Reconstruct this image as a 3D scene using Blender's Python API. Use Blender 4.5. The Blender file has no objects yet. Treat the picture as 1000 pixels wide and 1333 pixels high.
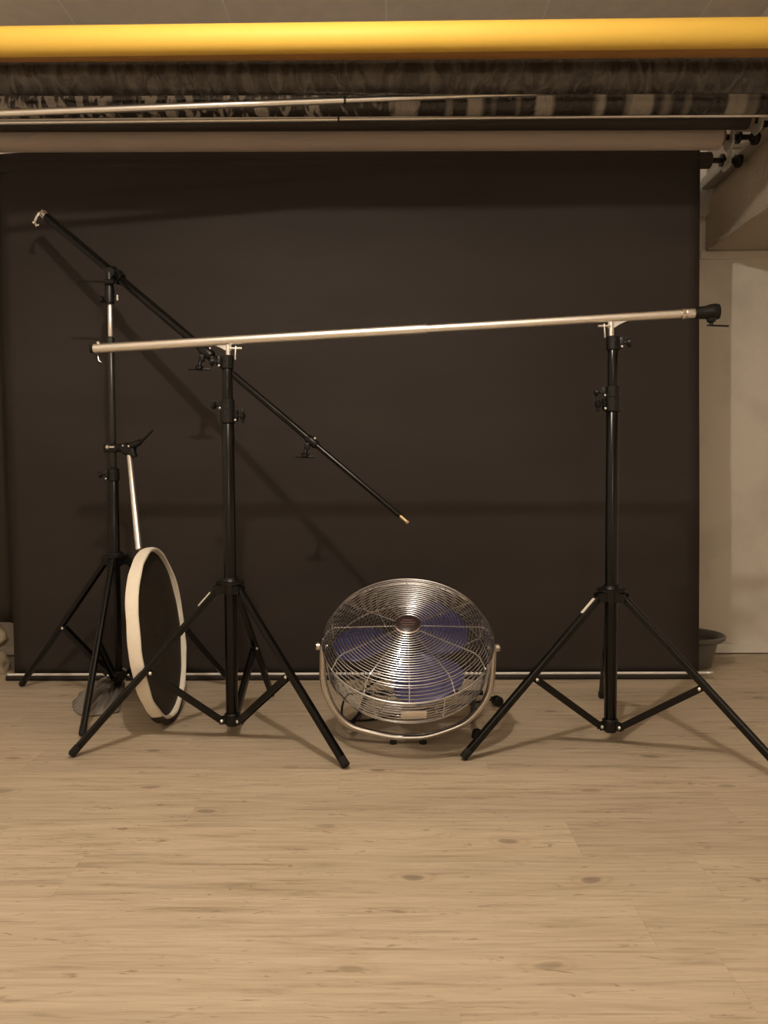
import bpy, bmesh, math, random
from mathutils import Vector, Matrix, Euler, noise
random.seed(7)
PI = math.pi
R = math.radians
scene = bpy.context.scene
col = scene.collection

# ------------------------------------------------------------------ camera
F = 1040.0
HORIZON = 619.0
TILT = math.atan((666.5 - HORIZON) / F)
YAW = R(0.6)
ROLL = R(-0.3)
CAM = Vector((0, 0, 0.80))
ROT = Matrix.Rotation(YAW, 3, 'Z') @ Matrix.Rotation(PI / 2 - TILT, 3, 'X') @ Matrix.Rotation(ROLL, 3, 'Z')
cd = bpy.data.cameras.new('camera')
cd.sensor_fit = 'VERTICAL'
cd.sensor_height = 36.0
cd.sensor_width = 27.0
cd.lens = F / 1333.0 * 36.0
cd.clip_start = 0.02
cam = bpy.data.objects.new('camera', cd)
col.objects.link(cam)
cam.location = CAM
cam.rotation_euler = ROT.to_euler()
scene.camera = cam


def ray(px, py):
    return ROT @ Vector(((px - 500.0) / F, -(py - 666.5) / F, -1.0))


def PY(px, py, y):
    d = ray(px, py)
    return CAM + d * (y / d.y)


def PZ(px, py, z=0.0):
    d = ray(px, py)
    return CAM + d * ((z - CAM.z) / d.z)


# ------------------------------------------------------------------ materials
def new_mat(name):
    m = bpy.data.materials.new(name)
    m.use_nodes = True
    nt = m.node_tree
    b = nt.nodes['Principled BSDF']
    return m, nt, b


def N(nt, t, **kw):
    n = nt.nodes.new(t)
    for k, v in kw.items():
        if k in n.inputs:
            n.inputs[k].default_value = v
        else:
            setattr(n, k, v)
    return n


def simple(name, color, rough=0.5, metal=0.0, spec=0.5, bump=0.0, bscale=60.0, var=0.0, vscale=8.0):
    m, nt, b = new_mat(name)
    b.inputs['Base Color'].default_value = (*color, 1)
    b.inputs['Roughness'].default_value = rough
    b.inputs['Metallic'].default_value = metal
    b.inputs['Specular IOR Level'].default_value = spec
    L = nt.links.new
    tc = N(nt, 'ShaderNodeTexCoord')
    if var > 0:
        ns = N(nt, 'ShaderNodeTexNoise', Scale=vscale, Detail=4.0)
        L(tc.outputs['Object'], ns.inputs['Vector'])
        mx = N(nt, 'ShaderNodeMix', data_type='RGBA')
        mx.inputs[6].default_value = (*[c * (1 - var) for c in color], 1)
        mx.inputs[7].default_value = (*[min(1, c * (1 + var)) for c in color], 1)
        L(ns.outputs['Fac'], mx.inputs[0])
        L(mx.outputs[2], b.inputs['Base Color'])
    if bump > 0:
        ns = N(nt, 'ShaderNodeTexNoise', Scale=bscale, Detail=3.0)
        L(tc.outputs['Object'], ns.inputs['Vector'])
        bp = N(nt, 'ShaderNodeBump', Strength=bump, Distance=0.01)
        L(ns.outputs['Fac'], bp.inputs['Height'])
        L(bp.outputs['Normal'], b.inputs['Normal'])
    return m


BLACKPAINT = simple('black_paint', (0.004, 0.0035, 0.003), 0.22, 0, 0.32)
BLACKPLASTIC = simple('black_plastic', (0.005, 0.0045, 0.004), 0.38, 0, 0.35, bump=0.05, bscale=200)
RUBBER = simple('rubber', (0.012, 0.011, 0.010), 0.7, 0, 0.3)
ALU = simple('brushed_aluminium', (0.90, 0.88, 0.84), 0.36, 1.0, bump=0.02, bscale=400)
CHROME = simple('chrome', (0.82, 0.80, 0.77), 0.12, 1.0)
STEEL = simple('chrome_wire', (0.66, 0.68, 0.72), 0.13, 1.0)
TUBESTEEL = simple('satin_steel_tube', (0.62, 0.58, 0.53), 0.26, 1.0)
GREYSTEEL = simple('grey_steel_tube', (0.05, 0.05, 0.045), 0.3, 0.7)
BRASS = simple('pale_brass', (0.85, 0.70, 0.42), 0.25, 1.0)
WHITEROD = simple('white_plastic_rod', (0.82, 0.80, 0.76), 0.35)
STICKER = simple('white_sticker', (0.80, 0.76, 0.68), 0.5)
BLADE = simple('blue_blade_enamel', (0.060, 0.062, 0.175), 0.30, 0.2, 0.6)
BADGE = simple('hub_badge', (0.035, 0.020, 0.022), 0.35)
RIMFABRIC = simple('cream_fabric', (0.86, 0.80, 0.68), 0.8, 0, 0.2, bump=0.15, bscale=250, var=0.06, vscale=25)
BLACKFABRIC = simple('black_fabric', (0.042, 0.034, 0.024), 0.75, 0, 0.25, bump=0.1, bscale=200)
GREYCLOTH = simple('grey_cloth', (0.24, 0.21, 0.18), 0.55, 0, 0.4, bump=0.1, bscale=150)
GREYPLASTIC = simple('grey_plastic', (0.13, 0.12, 0.105), 0.4, 0, 0.5, bump=0.03, bscale=120)
BRACKET = simple('galvanised_bracket', (0.42, 0.40, 0.36), 0.5, 0.3, 0.5, var=0.12, vscale=12)
PAPERYELLOW = simple('yellow_paper', (0.80, 0.52, 0.09), 0.55, 0, 0.35, var=0.03, vscale=5)
PAPERGREY = simple('grey_paper', (0.40, 0.335, 0.29), 0.6, 0, 0.3, var=0.06, vscale=6)
PAPERCHAR = simple('charcoal_paper', (0.035, 0.028, 0.023), 0.6, 0, 0.3)
PAPERCARAMEL = simple('caramel_paper', (0.34, 0.17, 0.05), 0.55, 0, 0.35)
CORE = simple('cardboard_core', (0.20, 0.14, 0.085), 0.8)
PALESACK = simple('pale_sack', (0.36, 0.30, 0.21), 0.8, 0, 0.2, bump=0.4, bscale=30, var=0.2, vscale=10)
RUBBERBELOW = RUBBER


def mat_backdrop():
    m, nt, b = new_mat('black_paper')
    L = nt.links.new
    tc = N(nt, 'ShaderNodeTexCoord')
    mp = N(nt, 'ShaderNodeMapping')
    mp.inputs['Scale'].default_value = (0.6, 1, 2.2)
    L(tc.outputs['Object'], mp.inputs['Vector'])
    ns = N(nt, 'ShaderNodeTexNoise', Scale=1.6, Detail=5.0)
    L(mp.outputs['Vector'], ns.inputs['Vector'])
    cr = N(nt, 'ShaderNodeValToRGB')
    cr.color_ramp.elements[0].position = 0.3
    cr.color_ramp.elements[0].color = (0.028, 0.0225, 0.0195, 1)
    cr.color_ramp.elements[1].position = 0.75
    cr.color_ramp.elements[1].color = (0.042, 0.0345, 0.030, 1)
    L(ns.outputs['Fac'], cr.inputs['Fac'])
    L(cr.outputs['Color'], b.inputs['Base Color'])
    b.inputs['Roughness'].default_value = 0.72
    b.inputs['Specular IOR Level'].default_value = 0.25
    n2 = N(nt, 'ShaderNodeTexNoise', Scale=3.0, Detail=2.0)
    L(mp.outputs['Vector'], n2.inputs['Vector'])
    bp = N(nt, 'ShaderNodeBump', Strength=0.25, Distance=0.02)
    L(n2.outputs['Fac'], bp.inputs['Height'])
    L(bp.outputs['Normal'], b.inputs['Normal'])
    return m


BLACKPAPER = mat_backdrop()


def mat_floor():
    m, nt, b = new_mat('oak_laminate')
    L = nt.links.new
    tc = N(nt, 'ShaderNodeTexCoord')
    sep = N(nt, 'ShaderNodeSeparateXYZ')
    L(tc.outputs['Object'], sep.inputs[0])
    PW, PL = 0.165, 1.28

    def math_(op, a, bb=None, c=None):
        n = N(nt, 'ShaderNodeMath', operation=op)
        for i, v in enumerate((a, bb, c)):
            if v is None:
                continue
            if isinstance(v, (int, float)):
                n.inputs[i].default_value = v
            else:
                L(v, n.inputs[i])
        return n.outputs[0]
    row = math_('DIVIDE', sep.outputs['Y'], PW)
    rowi = math_('FLOOR', row)
    rowf = math_('FRACT', row)
    wn = N(nt, 'ShaderNodeTexWhiteNoise', noise_dimensions='1D')
    L(rowi, wn.inputs['W'])
    xo = math_('ADD', math_('DIVIDE', sep.outputs['X'], PL), wn.outputs['Value'])
    coli = math_('FLOOR', xo)
    colf = math_('FRACT', xo)
    cid = math_('ADD', math_('MULTIPLY', rowi, 17.31), math_('MULTIPLY', coli, 5.77))
    wn2 = N(nt, 'ShaderNodeTexWhiteNoise', noise_dimensions='1D')
    L(cid, wn2.inputs['W'])
    # grain coordinates, shifted per plank
    off = N(nt, 'ShaderNodeCombineXYZ')
    L(math_('MULTIPLY', wn2.outputs['Value'], 37.0), off.inputs['X'])
    L(math_('MULTIPLY', wn2.outputs['Value'], 91.0), off.inputs['Z'])
    va = N(nt, 'ShaderNodeVectorMath', operation='ADD')
    L(tc.outputs['Object'], va.inputs[0])
    L(off.outputs[0], va.inputs[1])

    def grain(sx, sy, scale, detail, dist):
        mp = N(nt, 'ShaderNodeMapping')
        mp.inputs['Scale'].default_value = (sx, sy, 1)
        L(va.outputs[0], mp.inputs['Vector'])
        n = N(nt, 'ShaderNodeTexNoise', Scale=scale, Detail=detail, Distortion=dist)
        n.inputs['Roughness'].default_value = 0.62
        L(mp.outputs['Vector'], n.inputs['Vector'])
        return n.outputs['Fac']
    g1 = grain(1.3, 16, 3.0, 6.0, 0.6)
    g2 = grain(2.2, 60, 3.0, 4.0, 0.3)
    g3 = grain(5.0, 22, 2.6, 5.0, 1.6)
    cr = N(nt, 'ShaderNodeValToRGB')
    e = cr.color_ramp.elements
    e[0].position = 0.30
    e[0].color = (0.37, 0.29, 0.20, 1)
    e[1].position = 0.62
    e[1].color = (0.585, 0.49, 0.365, 1)
    mid = cr.color_ramp.elements.new(0.44)
    mid.color = (0.51, 0.42, 0.305, 1)
    L(g1, cr.inputs['Fac'])
    cr2 = N(nt, 'ShaderNodeValToRGB')
    cr2.color_ramp.elements[0].position = 0.30
    cr2.color_ramp.elements[0].color = (0.80, 0.78, 0.76, 1)
    cr2.color_ramp.elements[1].position = 0.55
    cr2.color_ramp.elements[1].color = (1, 1, 1, 1)
    L(g2, cr2.inputs['Fac'])
    mu = N(nt, 'ShaderNodeMix', data_type='RGBA', blend_type='MULTIPLY')
    mu.inputs[0].default_value = 0.7
    L(cr.outputs['Color'], mu.inputs[6])
    L(cr2.outputs['Color'], mu.inputs[7])
    # small dark flecks
    cr3 = N(nt, 'ShaderNodeValToRGB')
    cr3.color_ramp.elements[0].position = 0.30
    cr3.color_ramp.elements[0].color = (0.50, 0.44, 0.38, 1)
    cr3.color_ramp.elements[1].position = 0.39
    cr3.color_ramp.elements[1].color = (1, 1, 1, 1)
    L(g3, cr3.inputs['Fac'])
    mu2 = N(nt, 'ShaderNodeMix', data_type='RGBA', blend_type='MULTIPLY')
    mu2.inputs[0].default_value = 0.8
    L(mu.outputs[2], mu2.inputs[6])
    L(cr3.outputs['Color'], mu2.inputs[7])
    # knots
    mpk = N(nt, 'ShaderNodeMapping')
    mpk.inputs['Scale'].default_value = (3.0, 6.6, 1)
    L(va.outputs[0], mpk.inputs['Vector'])
    nd = N(nt, 'ShaderNodeTexNoise', Scale=2.5, Detail=2.0)
    L(mpk.outputs['Vector'], nd.inputs['Vector'])
    vadd = N(nt, 'ShaderNodeMix', data_type='RGBA')
    vadd.inputs[0].default_value = 0.16
    L(mpk.outputs['Vector'], vadd.inputs[6])
    L(nd.outputs['Color'], vadd.inputs[7])
    vo = N(nt, 'ShaderNodeTexVoronoi', Scale=1.0, Randomness=1.0)
    vo.voronoi_dimensions = '2D'
    L(vadd.outputs[2], vo.inputs['Vector'])
    kr = N(nt, 'ShaderNodeValToRGB')
    ke = kr.color_ramp.elements
    ke[0].position = 0.0
    ke[0].color = (0.42, 0.37, 0.32, 1)
    ke[1].position = 0.17
    ke[1].color = (1, 1, 1, 1)
    for p, v in ((0.05, 0.50), (0.062, 0.84), (0.085, 0.98), (0.11, 0.84), (0.13, 0.97)):
        q = ke.new(p)
        q.color = (v, v * 0.97, v * 0.94, 1)
    L(vo.outputs['Distance'], kr.inputs['Fac'])
    mu3 = N(nt, 'ShaderNodeMix', data_type='RGBA', blend_type='MULTIPLY')
    sc_ = N(nt, 'ShaderNodeSeparateColor')
    L(vo.outputs['Color'], sc_.inputs[0])
    L(math_('MULTIPLY', math_('GREATER_THAN', sc_.outputs[0], 0.55), math_('MULTIPLY_ADD', sc_.outputs[1], 0.5, 0.45)), mu3.inputs[0])
    L(mu2.outputs[2], mu3.inputs[6])
    L(kr.outputs['Color'], mu3.inputs[7])
    # per-plank tone
    tr = N(nt, 'ShaderNodeMapRange')
    tr.inputs['To Min'].default_value = 0.92
    tr.inputs['To Max'].default_value = 1.05
    L(wn2.outputs['Value'], tr.inputs['Value'])
    vs = N(nt, 'ShaderNodeVectorMath', operation='SCALE')
    L(mu3.outputs[2], vs.inputs[0])
    L(tr.outputs['Result'], vs.inputs['Scale'])
    # seams
    s1 = math_('LESS_THAN', rowf, 0.010)
    s2 = math_('LESS_THAN', colf, 0.0016)
    seam = math_('MAXIMUM', s1, s2)
    mu4 = N(nt, 'ShaderNodeMix', data_type='RGBA', blend_type='MULTIPLY')
    L(math_('MULTIPLY', seam, 0.16), mu4.inputs[0])
    L(vs.outputs[0], mu4.inputs[6])
    mu4.inputs[7].default_value = (0.45, 0.4, 0.35, 1)
    L(mu4.outputs[2], b.inputs['Base Color'])
    b.inputs['Roughness'].default_value = 0.48
    b.inputs['Specular IOR Level'].default_value = 0.35
    bp = N(nt, 'ShaderNodeBump', Strength=0.08, Distance=0.004)
    L(g2, bp.inputs['Height'])
    L(bp.outputs['Normal'], b.inputs['Normal'])
    return m


def mat_wall():
    m, nt, b = new_mat('painted_wall')
    L = nt.links.new
    tc = N(nt, 'ShaderNodeTexCoord')
    ns = N(nt, 'ShaderNodeTexNoise', Scale=3.0, Detail=6.0)
    L(tc.outputs['Object'], ns.inputs['Vector'])
    cr = N(nt, 'ShaderNodeValToRGB')
    cr.color_ramp.elements[0].position = 0.34
    cr.color_ramp.elements[0].color = (0.60, 0.55, 0.475, 1)
    cr.color_ramp.elements[1].position = 0.50
    cr.color_ramp.elements[1].color = (0.70, 0.645, 0.56, 1)
    L(ns.outputs['Fac'], cr.inputs['Fac'])
    L(cr.outputs['Color'], b.inputs['Base Color'])
    b.inputs['Roughness'].default_value = 0.6
    b.inputs['Specular IOR Level'].default_value = 0.3
    # faint panel joints across the wall
    sep = N(nt, 'ShaderNodeSeparateXYZ')
    L(tc.outputs['Object'], sep.inputs[0])
    dv = N(nt, 'ShaderNodeMath', operation='DIVIDE')
    L(sep.outputs['Z'], dv.inputs[0])
    dv.inputs[1].default_value = 0.62
    fr = N(nt, 'ShaderNodeMath', operation='FRACT')
    L(dv.outputs[0], fr.inputs[0])
    lt = N(nt, 'ShaderNodeMath', operation='LESS_THAN')
    L(fr.outputs[0], lt.inputs[0])
    lt.inputs[1].default_value = 0.012
    n2 = N(nt, 'ShaderNodeTexNoise', Scale=45.0, Detail=4.0)
    L(tc.outputs['Object'], n2.inputs['Vector'])
    sb = N(nt, 'ShaderNodeMath', operation='SUBTRACT')
    L(n2.outputs['Fac'], sb.inputs[0])
    L(lt.outputs[0], sb.inputs[1])
    bp = N(nt, 'ShaderNodeBump', Strength=0.12, Distance=0.008)
    L(sb.outputs[0], bp.inputs['Height'])
    L(bp.outputs['Normal'], b.inputs['Normal'])
    return m


def mat_ceiling():
    m, nt, b = new_mat('ceiling_board')
    L = nt.links.new
    tc = N(nt, 'ShaderNodeTexCoord')
    sep = N(nt, 'ShaderNodeSeparateXYZ')
    L(tc.outputs['Object'], sep.inputs[0])
    dv = N(nt, 'ShaderNodeMath', operation='MULTIPLY_ADD')
    L(sep.outputs['X'], dv.inputs[0])
    dv.inputs[1].default_value = 1 / 0.585
    dv.inputs[2].default_value = 0.03
    fr = N(nt, 'ShaderNodeMath', operation='FRACT')
    L(dv.outputs[0], fr.inputs[0])
    lt = N(nt, 'ShaderNodeMath', operation='LESS_THAN')
    L(fr.outputs[0], lt.inputs[0])
    lt.inputs[1].default_value = 0.012
    ns = N(nt, 'ShaderNodeTexNoise', Scale=14.0, Detail=5.0)
    L(tc.outputs['Object'], ns.inputs['Vector'])
    cr = N(nt, 'ShaderNodeValToRGB')
    cr.color_ramp.elements[0].position = 0.3
    cr.color_ramp.elements[0].color = (0.76, 0.67, 0.57, 1)
    cr.color_ramp.elements[1].position = 0.75
    cr.color_ramp.elements[1].color = (0.86, 0.77, 0.66, 1)
    L(ns.outputs['Fac'], cr.inputs['Fac'])
    mx = N(nt, 'ShaderNodeMix', data_type='RGBA')
    L(lt.outputs[0], mx.inputs[0])
    L(cr.outputs['Color'], mx.inputs[6])
    mx.inputs[7].default_value = (0.90, 0.85, 0.76, 1)
    # pale paint specks
    vo = N(nt, 'ShaderNodeTexVoronoi', Scale=7.0, Randomness=1.0)
    L(tc.outputs['Object'], vo.inputs['Vector'])
    sp = N(nt, 'ShaderNodeMath', operation='LESS_THAN')
    L(vo.outputs['Distance'], sp.inputs[0])
    sp.inputs[1].default_value = 0.035
    mx2 = N(nt, 'ShaderNodeMix', data_type='RGBA')
    L(sp.outputs[0], mx2.inputs[0])
    L(mx.outputs[2], mx2.inputs[6])
    mx2.inputs[7].default_value = (0.92, 0.87, 0.78, 1)
    L(mx2.outputs[2], b.inputs['Base Color'])
    b.inputs['Roughness'].default_value = 0.65
    return m


def mat_wrap(name, c0, c1, rough, bumpstr, bands=False):
    """creased plastic film over a roll that runs along X"""
    m, nt, b = new_mat(name)
    L = nt.links.new
    tc = N(nt, 'ShaderNodeTexCoord')
    mp = N(nt, 'ShaderNodeMapping')
    mp.inputs['Scale'].default_value = (1.0, 0.45, 0.45)
    mp.inputs['Rotation'].default_value = (0.5, 0.5, 0.7)
    L(tc.outputs['Object'], mp.inputs['Vector'])
    ns = N(nt, 'ShaderNodeTexNoise', Scale=22.0, Detail=4.0, Distortion=1.5)
    L(mp.outputs['Vector'], ns.inputs['Vector'])
    cr = N(nt, 'ShaderNodeValToRGB')
    cr.color_ramp.elements[0].position = 0.42
    cr.color_ramp.elements[0].color = (*c0, 1)
    cr.color_ramp.elements[1].position = 0.66
    cr.color_ramp.elements[1].color = (*c1, 1)  # paler stop paints the film's glints into the colour
    if bands:
        sep = N(nt, 'ShaderNodeSeparateXYZ')
        L(tc.outputs['Object'], sep.inputs[0])
        cx = N(nt, 'ShaderNodeCombineXYZ')
        L(sep.outputs['X'], cx.inputs['X'])
        nb = N(nt, 'ShaderNodeTexNoise', Scale=9.0, Detail=1.0)
        L(cx.outputs[0], nb.inputs['Vector'])
        mr = N(nt, 'ShaderNodeMapRange')
        mr.inputs['From Min'].default_value = -0.35
        mr.inputs['From Max'].default_value = 0.35
        L(sep.outputs['X'], mr.inputs['Value'])
        mf = N(nt, 'ShaderNodeMix')
        L(mr.outputs['Result'], mf.inputs[0])
        L(ns.outputs['Fac'], mf.inputs[2])
        L(nb.outputs['Fac'], mf.inputs[3])
        L(mf.outputs[0], cr.inputs['Fac'])
        cr.color_ramp.elements[0].position = 0.50
        cr.color_ramp.elements[1].position = 0.56
    else:
        L(ns.outputs['Fac'], cr.inputs['Fac'])
    L(cr.outputs['Color'], b.inputs['Base Color'])
    b.inputs['Roughness'].default_value = rough
    b.inputs['Specular IOR Level'].default_value = 0.5
    bp = N(nt, 'ShaderNodeBump', Strength=bumpstr, Distance=0.012)
    L(ns.outputs['Fac'], bp.inputs['Height'])
    L(bp.outputs['Normal'], b.inputs['Normal'])
    return m


WRAPDARK = mat_wrap('dark_plastic_wrap', (0.045, 0.038, 0.033), (0.11, 0.098, 0.088), 0.25, 0.8)
WRAPCLEAR = mat_wrap('clear_plastic_wrap', (0.03, 0.025, 0.021), (0.30, 0.27, 0.235), 0.18, 0.8, True)
FLOORM, WALLM, CEILM = mat_floor(), mat_wall(), mat_ceiling()
PLASTER = simple('rough_plaster', (0.40, 0.34, 0.265), 0.75, 0, 0.25, bump=0.5, bscale=40, var=0.1, vscale=6)
WALLWHITE = simple('white_painted_wall', (0.84, 0.80, 0.73), 0.6, 0, 0.3, bump=0.1, bscale=40, var=0.04, vscale=3)
TRIMM = simple('white_trim', (0.78, 0.74, 0.67), 0.5, var=0.05)


# ------------------------------------------------------------------ mesh tools
def frame(d):
    d = d.normalized()
    up = Vector((0, 0, 1)) if abs(d.z) < 0.95 else Vector((1, 0, 0))
    a = d.cross(up).normalized()
    return a, a.cross(d).normalized(), d


class MB:
    def __init__(self):
        self.bm = bmesh.new()

    def tube(self, p0, p1, r0, r1=None, seg=20, cap=True):
        r1 = r0 if r1 is None else r1
        p0, p1 = Vector(p0), Vector(p1)
        a, b, d = frame(p1 - p0)
        rings = []
        for p, r in ((p0, r0), (p1, r1)):
            rings.append([self.bm.verts.new(p + (a * math.cos(2 * PI * i / seg) + b * math.sin(2 * PI * i / seg)) * r) for i in range(seg)])
        self._bridge(rings, True)
        if cap:
            self.bm.faces.new(list(reversed(rings[0])))
            self.bm.faces.new(rings[1])
        return self

    def _bridge(self, rings, closed):
        for k in range(len(rings) - 1):
            A, B = rings[k], rings[k + 1]
            n = len(A)
            for i in range(n if closed else n - 1):
                j = (i + 1) % n
                self.bm.faces.new((A[i], A[j], B[j], B[i]))

    def path(self, pts, r, seg=12, closed=False, radii=None):
        pts = [Vector(p) for p in pts]
        n = len(pts)
        rings = []
        prev = None
        for k, p in enumerate(pts):
            if closed:
                d = pts[(k + 1) % n] - pts[k - 1]
            else:
                d = pts[min(k + 1, n - 1)] - pts[max(k - 1, 0)]
            d.normalize()
            if prev is None:
                a, b, _ = frame(d)
            else:
                a = (prev - d * prev.dot(d)).normalized()
                b = d.cross(a)
            prev = a
            rr = radii[k] if radii else r
            rings.append([self.bm.verts.new(p + (a * math.cos(2 * PI * i / seg) + b * math.sin(2 * PI * i / seg)) * rr) for i in range(seg)])
        if closed:
            rings.append(rings[0])
        self._bridge(rings, True)
        if not closed:
            self.bm.faces.new(list(reversed(rings[0])))
            self.bm.faces.new(rings[-1])
        return self

    def ring(self, c, n, rad, r, seg=96, rs=6):
        a, b, d = frame(Vector(n))
        c = Vector(c)
        rings = []
        for k in range(seg):
            t = 2 * PI * k / seg
            u = a * math.cos(t) + b * math.sin(t)
            rings.append([self.bm.verts.new(c + u * (rad + r * math.cos(2 * PI * i / rs)) + d * (r * math.sin(2 * PI * i / rs))) for i in range(rs)])
        rings.append(rings[0])
        self._bridge(rings, True)
        return self

    def box(self, c, size, rot=None, bevel=0.0):
        M = Matrix.Translation(Vector(c))
        if rot is not None:
            M = M @ rot.to_4x4()
        M = M @ Matrix.Diagonal((*size, 1))
        g = bmesh.ops.create_cube(self.bm, size=1.0, matrix=M)
        if bevel > 0:
            es = list({e for v in g['verts'] for e in v.link_edges})
            bmesh.ops.bevel(self.bm, geom=es, offset=bevel, segments=2, affect='EDGES', profile=0.5)
        return self

    def beam(self, p0, p1, w, h, side=None, bevel=0.0):
        """bar from p0 to p1, w along side, h across it"""
        p0, p1 = Vector(p0), Vector(p1)
        d = (p1 - p0)
        ln = d.length
        d.normalize()
        a, b, _ = frame(d)
        if side is not None:
            a = Vector(side)
            a = (a - d * a.dot(d)).normalized()
            b = d.cross(a)
        M = Matrix((a, b, d)).transposed()
        return self.box((p0 + p1) / 2, (w, h, ln), M, bevel)

    def lathe(self, c, axis, prof, seg=32, cap=True):
        """prof: list of (radius, distance along axis)"""
        a, b, d = frame(Vector(axis))
        c = Vector(c)
        rings = []
        for r, t in prof:
            rings.append([self.bm.verts.new(c + d * t + (a * math.cos(2 * PI * i / seg) + b * math.sin(2 * PI * i / seg)) * max(r, 1e-4)) for i in range(seg)])
        self._bridge(rings, True)
        if cap:
            self.bm.faces.new(list(reversed(rings[0])))
            self.bm.faces.new(rings[-1])
        return self

    def ball(self, c, r, sub=2):
        bmesh.ops.create_icosphere(self.bm, subdivisions=sub, radius=r, matrix=Matrix.Translation(Vector(c)))
        return self

    def prism(self, poly, vec):
        """poly: 3D points of a planar outline, extruded by vec"""
        vec = Vector(vec)
        A = [self.bm.verts.new(Vector(p)) for p in poly]
        B = [self.bm.verts.new(Vector(p) + vec) for p in poly]
        self.bm.faces.new(A)
        self.bm.faces.new(list(reversed(B)))
        n = len(A)
        for i in range(n):
            j = (i + 1) % n
            self.bm.faces.new((A[j], A[i], B[i], B[j]))
        return self

    def build(self, name, mat, parent=None, origin=None, smooth=True, angle=40, solid=0.0):
        bmesh.ops.recalc_face_normals(self.bm, faces=self.bm.faces[:])
        me = bpy.data.meshes.new(name)
        o = bpy.data.objects.new(name, me)
        base = Vector((0, 0, 0))
        if parent is not None:
            p = parent
            while p is not None:
                base += Vector(p.location)
                p = p.parent
            off = base
            o.parent = parent
        elif origin is not None:
            off = Vector(origin)
            o.location = off
        else:
            off = base
        bmesh.ops.translate(self.bm, verts=self.bm.verts[:], vec=-off)
        self.bm.to_mesh(me)
        self.bm.free()
        me.materials.append(mat)
        if smooth:
            me.shade_smooth()
            me.set_sharp_from_angle(angle=R(angle))
        col.objects.link(o)
        if solid:
            s = o.modifiers.new('solid', 'SOLIDIFY')
            s.thickness = solid
        return o


def tag(o, label, cat, group=None):
    o['label'] = label
    o['category'] = cat
    if group:
        o['group'] = group
    return o


def thing(name, loc, label, cat, group=None):
    o = bpy.data.objects.new(name, None)
    o.empty_display_size = 0.1
    col.objects.link(o)
    o.location = Vector(loc)
    return tag(o, label, cat, group)


def struct(o):
    o['kind'] = 'structure'
    return o


# ------------------------------------------------------------------ the room
DY = PZ(500, 884).y                       # paper backdrop plane
WY = PZ(960, 850).y                       # back wall
XS = PY(918, 325, WY).x                   # left face of the boxed beam
ZS = PY(960, 327, WY).z                   # its underside
CZ = 2.50                                 # ceiling
XL, XR, YB = -1.95, 2.10, -2.6
print('DY', DY, 'WY', WY, 'XS', XS, 'ZS', ZS)


def slab(name, x0, x1, y0, y1, z0, z1, mat):
    return struct(MB().box(((x0 + x1) / 2, (y0 + y1) / 2, (z0 + z1) / 2), (x1 - x0, y1 - y0, z1 - z0)).build(name, mat, smooth=False))


slab('floor', XL - .1, XR + .1, YB - .1, WY + .1, -0.08, 0.0, FLOORM)
slab('ceiling', XL - .1, XR + .1, YB - .1, WY + .1, CZ, CZ + 0.08, CEILM)
slab('wall_back', XL - .1, XR + .1, WY, WY + 0.1, 0, CZ, WALLM)
slab('wall_left', XL - 0.1, XL, YB, WY, 0, CZ, WALLWHITE)
slab('wall_right', XR, XR + 0.1, YB, WY, 0, CZ, WALLWHITE)
slab('wall_rear', XL - .1, XR + .1, YB - 0.1, YB, 0, CZ, WALLWHITE)
slab('baseboard_back', XL, XR, WY - 0.022, WY, 0.006, 0.046, TRIMM)
# boxed beam along the right wall, with a rough plastered lower edge
mb = MB()
mb.box(((XS + XR) / 2, (YB + WY) / 2, (ZS + CZ) / 2), (XR - XS, WY - YB, CZ - ZS), bevel=0.008)
struct(mb.build('trim_1', PLASTER, smooth=False))
mb = MB()
n = 150
pts = [Vector((XS + 0.004, YB + 0.05 + (WY - YB - 0.1) * k / n, ZS + 0.004)) + Vector((random.uniform(-.004, .004), 0, random.uniform(-.005, .003))) for k in range(n + 1)]
mb.path(pts, 0.012, 8, radii=[0.011 + random.uniform(-.003, .004) for _ in pts])
struct(mb.build('trim_2', PLASTER))
# thin picture-rail line where the beam meets the back wall
slab('trim_3', XS - 0.02, XR, WY - 0.012, WY, ZS - 0.035, ZS - 0.002, WALLM)

# ------------------------------------------------------------------ paper rolls and their rails
ZR = 2.06
XRE = PY(938, 180, 2.95).x                # right-hand ends of the hung rolls


def hung_roll(name, label, pyl, pyr, Y, r, mat, x0=-1.52, x1=1.27, core=True, knob=True, cat='paper roll'):
    a, b = PY(200, pyl, Y), PY(800, pyr, Y)
    z0 = a.z + (b.z - a.z) * (x0 - a.x) / (b.x - a.x)
    z1 = a.z + (b.z - a.z) * (x1 - a.x) / (b.x - a.x)
    A, B = Vector((x0, Y, z0)), Vector((x1, Y, z1))
    t = thing(name, (A + B) / 2 - Vector((0, 0, r)), label, cat, None)
    d = (B - A).normalized()
    L_ = (B - A).length
    MB().lathe(A, d, [(r - .004, 0), (r, 0.004), (r, L_ - .004), (r - .004, L_)], 48).build('paper', mat, t)
    if core:
        MB().lathe(A - d * 0.012, d, [(0.026, 0), (0.028, 0.002), (0.028, L_ + .022), (0.026, L_ + 0.024)], 32).build('core', CORE, t)
    if knob:
        for s, E in ((1, B), (-1, A)):
            k = MB()
            k.lathe(E + d * s * 0.011, d * s, [(0.010, 0), (0.010, 0.045), (0.023, 0.047), (0.023, 0.058), (0.016, 0.062), (0.010, 0.068), (0.009, 0.092),
                                               (0.015, 0.098), (0.027, 0.106), (0.029, 0.115), (0.026, 0.124), (0.012, 0.130)], 28)
            k.build('expander_knob', BLACKPLASTIC, t)
    return t, A, B


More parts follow.
